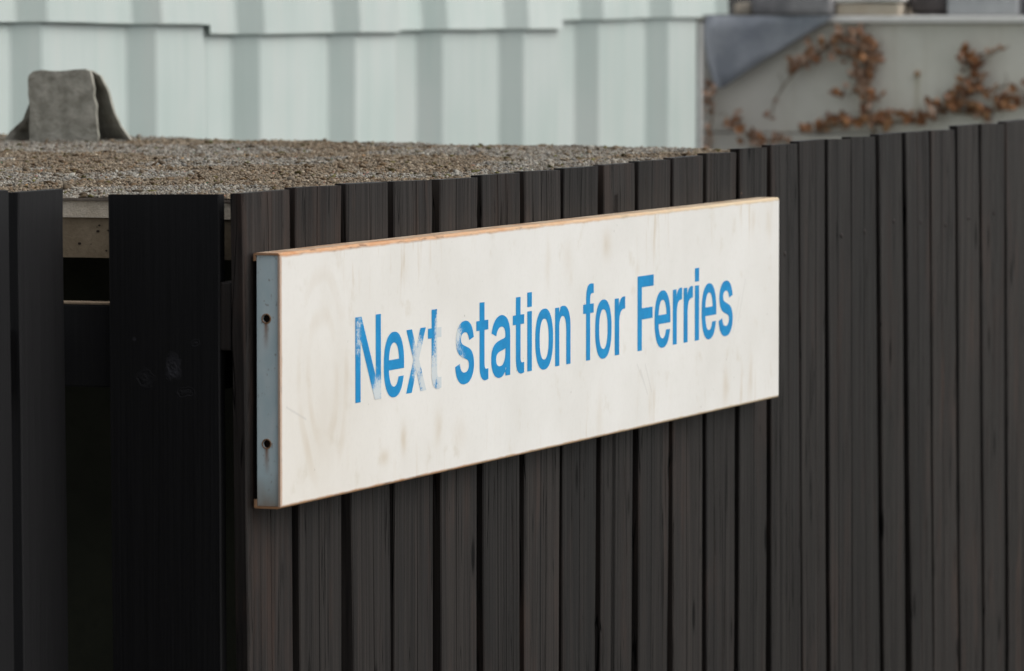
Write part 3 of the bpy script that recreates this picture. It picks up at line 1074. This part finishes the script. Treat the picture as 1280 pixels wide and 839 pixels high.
# return of the same fence: one board seen face on, and its rail
board(fence, -.0211, -.0055, (-.2093, -.0675), (-.2072, -.0669), (1.7710, 1.7727), 1.35, .02, (), 90, 'x', 'near-black wide board on the corner return of the fence', KNOTBOARD)
box('rail', (-.46, -.0045, 1.5420), (-.0760, .040, 1.6396), BLACKBOARD, fence, .002)
box('rail', (-.46, -.0045, .60), (-.0760, .040, .70), WOOD, fence, .002)

box('lit_edge_strip', (-.40, -.0042, 1.6400), (-.2120, .030, 1.6420), TWIG, fence, 0)  # pale strip added to draw the light along the rail's top edge

lf = thing('timber_fence', (-.2556, -.8, 0), 'dark board fence section cut off by the left frame edge', 'fence')
ye = -.0451
for i in range(14):
    w_ = .1235 if i == 0 else .126 + rng.uniform(-.004, .004)
    zt = 1.7775 if i == 0 else 1.7795 + rng.uniform(-.003, .003)
    yl_, yr_ = ye - w_, ye
    sh = .0065 if i == 0 else .008
    board(lf, -.2556, -.2693, (yl_, yr_), (yl_ + sh, yr_ + sh), (zt, zt), 1.35, .02, (), 120 + i, 'y', None, SMOOTHBLACK)
    ye = yl_ - (.0272 if i == 0 else .018)
for z in (.35, 1.0, 1.58):
    box('rail', (-.318, ye, z - .04), (-.2703, -.062, z + .04), WOOD, lf, .002)

# scrap of dry leaf caught in the gap above the sign
v_, f_ = tube([(-.041, 1.8885, 1.7060), (-.040, 1.8900, 1.7120), (-.042, 1.8880, 1.7180), (-.043, 1.8895, 1.7225)], [.0030, .0042, .0034, .0012], 6)
o = mesh('dry_leaf_scrap', v_, f_, PALELEAF, None, (-.041, 1.889, 1.7050))
tag(o, 'scrap of dry leaf caught between boards above the right end of the sign', 'leaf')

v_, f_ = tube([(-.0690, .028, 1.6660), (-.0680, .030, 1.6710), (-.0692, .029, 1.6770), (-.0685, .031, 1.6810)], [.0012, .0026, .0022, .0008], 5)
o = mesh('paint_flake', v_, f_, COPE, None, (-.0685, .029, 1.6660))
tag(o, 'tiny white flake in the gap right of the wide black corner board', 'flake')

# ------------------------------------------------------------------ the sign
ZB, ZT, SL, SD = 1.4042, 1.7042, 1.9598, .0335
sign = thing('station_sign', (0, 0, ZB), 'long white sign reading Next station for Ferries in blue on the fence', 'sign')


def arc(cx, cz, r_, a0, a1, n_=4):
    return [(cx + r_ * math.cos(math.radians(a0 + (a1 - a0) * i / n_)), cz + r_ * math.sin(math.radians(a0 + (a1 - a0) * i / n_))) for i in range(n_ + 1)]


def tray_profile():
    R1, T = .0038, .0026
    outer = [(-SD, ZT - .0095)] + arc(-SD + .002, ZT - .002, .002, 180, 90, 2) + arc(-R1, ZT - R1, R1, 90, 0) + arc(-R1, ZB + R1, R1, 0, -90) + arc(-SD + .002, ZB + .002, .002, 270, 180, 2) + [(-SD, ZB + .0105)]
    inner = [(-SD + T, ZB + .0105)] + [(-SD + T, ZB + T)] + arc(-R1, ZB + R1, R1 - T, -90, 0, 2) + arc(-R1, ZT - R1, R1 - T, 0, 90, 2) + [(-SD + T, ZT - T), (-SD + T, ZT - .0095)]
    return outer + inner


prof = tray_profile()
rings = []
NS = 40
for s in range(NS + 1):
    y = SL * s / NS
    ring = []
    for x, z in prof:
        w = 0.0
        zz = .0006 * noise.noise(Vector((y * 4.0, 0, 7.7))) if abs(z - ZT) < .012 else 0
        yo = .0008 * noise.noise(Vector((x * 300, z * 120, 5))) if s in (0, NS) else 0
        ring.append((x + w * (1 if x > -.004 else 0), y + yo, z + zz))
    rings.append(ring)
v_, f_ = loft(rings)
# fill the two open ends of the folded sheet with quads along its thickness
nprof = len(prof)
f_ = f_[:-2]
face = mesh('face_panel', v_, f_, SIGN, sign, None, False)
bm = bmesh.new()
bm.from_mesh(face.data)
for end in (0, NS):
    pts2 = [[(x, z, 0) for x, z in prof]]
    tri = tessellate_polygon([[Vector((x, z, 0)) for x, z in prof]])
    bm.verts.ensure_lookup_table()
    for t in tri:
        try:
            bm.faces.new([bm.verts[end * nprof + q] for q in t])
        except ValueError:
            pass
bmesh.ops.recalc_face_normals(bm, faces=bm.faces)
bm.to_mesh(face.data)
bm.free()


def end_plate(y0, y1, holes):
    """plate closing the folded tray, with round screw holes cut through"""
    x0, x1, z0, z1 = -.0300, -.0030, ZB + .0030, ZT - .0030
    outer = [(x0, z0), (x1, z0), (x1, z1), (x0, z1)]
    loops = [[Vector((x, z, 0)) for x, z in outer]]
    for hx, hz in holes:
        loops.append([Vector((hx + .0046 * math.cos(a), hz + .0046 * math.sin(a), 0)) for a in [-2 * math.pi * q / 20 for q in range(20)]])
    flat = [p for l in loops for p in l]
    tri = tessellate_polygon(loops)
    n_ = len(flat)
    vs = [(p.x, y0, p.y) for p in flat] + [(p.x, y1, p.y) for p in flat]
    fs = [tuple(t) for t in tri] + [tuple(q + n_ for q in reversed(t)) for t in tri]
    base = 0
    for l in loops:
        m = len(l)
        for q in range(m):
            fs.append((base + q, base + (q + 1) % m, n_ + base + (q + 1) % m, n_ + base + q))
        base += m
    return mesh('end_plate', vs, fs, ENDPLATE, sign)


HOLES = [(-.0180, ZB + .0760), (-.0180, ZB + .2228)]
pl = end_plate(.0022, .0044, HOLES)
for hx, hz in HOLES:
    rv = []
    for r_, yy_ in ((.0046, .0040), (.0047, .0018), (.0053, .0012), (.0060, .0016), (.0062, .0021)):
        rv.append([(hx + r_ * math.cos(2 * math.pi * q / 20), yy_, hz + r_ * math.sin(2 * math.pi * q / 20)) for q in range(20)])
    v_, f_ = loft(rv, False)
    mesh('hole_rim', v_, f_, RIM, pl, None, True)
    v_, f_ = loft([[(hx + r_ * math.cos(2 * math.pi * q / 16), yy_, hz + r_ * math.sin(2 * math.pi * q / 16)) for q in range(16)] for r_, yy_ in ((.0056, .0095), (.0056, .0110))])
    mesh('screw_head', v_, f_, HOLEDARK, pl)
end_plate(SL - .0044, SL - .0022, [])

# lettering: thin vinyl letters, 0.3 mm proud of the painted face
GLYPHS = {
    'e': [[(667,315), (670,396), (665,463), (654,522), (637,574), (614,620), (585,661), (551,695), (512,723), (468,744), (419,758), (363,764), (294,764), (240,756), (192,740), (149,718), (111,688), (78,653), (51,611), (29,563), (13,510), (3,451), (0,379), (3,303), (12,243), (28,190), (49,142), (76,100), (109,64), (147,34), (189,11), (237,-5), (290,-13), (359,-15), (416,-8), (465,5), (510,26), (549,53), (583,87), (612,127), (636,173), (653,225), (483,225), (472,201), (460,180), (446,161), (430,145), (412,133), (393,123), (372,116), (349,113), (319,113), (296,117), (275,124), (256,133), (239,146), (223,162), (209,181), (197,203), (187,227), (178,254), (172,283), (168,315)], [(168,435), (173,475), (183,512), (195,544), (211,571), (229,595), (251,613), (275,626), (302,634), (335,637), (368,634), (395,626), (419,613), (441,595), (459,571), (475,544), (487,512), (497,475), (502,435)]],
    's': [[(303,-15), (264,-14), (195,-3), (162,8), (106,37), (60,78), (40,104), (14,161), (0,215), (151,247), (165,203), (176,183), (189,166), (205,153), (224,143), (272,130), (334,131), (362,136), (386,145), (407,157), (423,170), (434,185), (440,198), (440,230), (437,239), (422,262), (411,270), (376,286), (235,320), (188,334), (146,351), (110,373), (80,398), (56,427), (39,460), (29,497), (26,536), (28,570), (36,601), (48,631), (85,682), (137,723), (200,750), (236,759), (311,766), (349,765), (415,753), (446,742), (497,713), (520,694), (555,651), (581,601), (597,551), (450,518), (437,553), (416,584), (385,610), (366,618), (342,623), (284,624), (237,610), (218,600), (203,587), (193,574), (188,559), (186,544), (191,516), (207,496), (239,477), (289,462), (444,423), (486,405), (522,384), (551,359), (574,330), (591,297), (601,261), (604,222), (602,188), (594,156), (582,126), (564,97), (518,50), (458,14), (422,1), (384,-8)]],
    'a': [[(263,-16), (195,-9), (132,11), (102,27), (54,68), (19,122), (7,154), (1,189), (0,256), (13,311), (26,336), (57,374), (98,404), (144,424), (194,439), (295,457), (417,472), (450,482), (456,489), (459,503), (459,523), (451,556), (437,582), (429,591), (404,608), (372,618), (331,622), (287,618), (270,614), (237,600), (199,572), (183,551), (162,511), (10,556), (35,611), (73,666), (122,708), (177,738), (237,756), (297,765), (349,766), (418,756), (489,731), (535,702), (572,660), (589,633), (611,571), (618,495), (618,0), (461,0), (461,98), (487,98), (477,81), (452,52), (399,14), (352,-5), (324,-11)], [(283,129), (338,135), (360,141), (399,163), (428,191), (448,225), (458,262), (459,344), (402,331), (277,313), (224,300), (183,278), (167,260), (158,234), (157,220), (161,192), (172,170), (190,153), (215,140), (246,132)]],
    'o': [[(670,375), (666,453), (656,515), (638,571), (614,621), (583,664), (546,699), (504,728), (456,748), (402,761), (335,765), (268,761), (214,748), (166,728), (124,699), (87,664), (56,621), (32,571), (14,515), (4,453), (0,375), (4,297), (14,235), (32,179), (56,129), (87,86), (124,51), (166,22), (214,2), (268,-11), (335,-15), (402,-11), (456,2), (504,22), (546,51), (583,86), (614,129), (638,179), (656,235), (666,297)], [(507,375), (504,312), (496,261), (481,218), (462,181), (438,152), (410,130), (377,117), (335,113), (293,117), (260,130), (232,152), (208,181), (189,218), (174,261), (166,312), (163,375), (166,438), (174,489), (189,532), (208,569), (232,598), (260,620), (293,633), (335,637), (377,633), (410,620), (438,598), (462,569), (481,532), (496,489), (504,438)]],
    'n': [[(0,0), (0,750), (152,750), (152,672), (201,754), (248,762), (306,765), (360,761), (405,752), (446,736), (481,714), (512,687), (538,655), (558,618), (573,576), (582,528), (585,470), (585,0), (423,0), (423,440), (420,494), (410,537), (394,573), (373,601), (347,621), (315,632), (273,635), (238,628), (209,612), (186,588), (167,556), (154,517), (162,0)]],
    'r': [[(0,0), (0,750), (150,750), (150,645), (175,695), (215,735), (270,758), (330,765), (385,762), (385,603), (330,602), (270,592), (215,562), (182,512), (165,440), (165,0)]],
    'f': [[(120,0), (120,615), (0,615), (0,735), (120,735), (120,820), (135,900), (180,965), (250,995), (330,1000), (430,995), (430,870), (360,873), (310,860), (288,830), (285,790), (285,735), (430,735), (430,615), (285,615), (285,0)]],
    'F': [[(0,0), (0,1000), (624,1000), (624,850), (165,850), (165,567), (581,567), (581,416), (165,416), (165,0)]],
    'N': [[(0,0), (0,1000), (190,1000), (630,270), (630,1000), (790,1000), (790,0), (600,0), (160,730), (160,0)]],
    'x': [[(0,0), (235,390), (10,760), (190,760), (325,525), (460,760), (635,760), (415,390), (650,0), (465,0), (325,255), (180,0)]],
    'i': [[(0,0), (0,760), (165,760), (165,0)], [(0,815), (0,1000), (165,1000), (165,815)]],
    't': [[(110,615), (0,615), (0,735), (110,735), (110,960), (275,960), (275,735), (405,735), (405,615), (275,615), (275,190), (285,150), (310,130), (360,128), (405,132), (405,0), (350,-10), (280,-12), (210,5), (155,40), (122,95), (110,160)]],
}

LETTERS = [('N', .2384, .3233), ('e', .3330, .4020), ('x', .4089, .4786), ('t', .4850, .5322), ('s', .5814, .6500), ('t', .6585, .7029), ('a', .7136, .7852),
           ('t', .7950, .8384), ('i', .8505, .8681), ('o', .8815, .9512), ('n', .9595, 1.0210), ('f', 1.0723, 1.1156), ('o', 1.1216, 1.1900), ('r', 1.2035, 1.2476),
           ('F', 1.3008, 1.3709), ('e', 1.3751, 1.4454), ('r', 1.4561, 1.4976), ('r', 1.5048, 1.5468), ('i', 1.5560, 1.5751), ('e', 1.5873, 1.6556), ('s', 1.6669, 1.7334)]
BASE, CAP = 1.5126, .1036
for ch, ya, yb in LETTERS:
    contours = GLYPHS[ch]
    wid = max(p[0] for c in contours for p in c)
    vs, fs = [], []
    groups = [[c] for c in contours] if ch == 'i' else [contours]
    for grp in groups:
        loops = [[Vector((ya + (yb - ya) * px / wid, BASE + CAP * pz / 1000, 0)) for px, pz in c] for c in grp]
        b0 = len(vs)
        for l in loops:
            vs += [(.0003, p.x, p.y) for p in l]
        fs += [tuple(b0 + q for q in t) for t in tessellate_polygon(loops)]
    lo_ = mesh('letter', vs, fs, LETTER, face)
    lo_.data.flip_normals() if lo_.data.polygons[0].normal.x < 0 else None
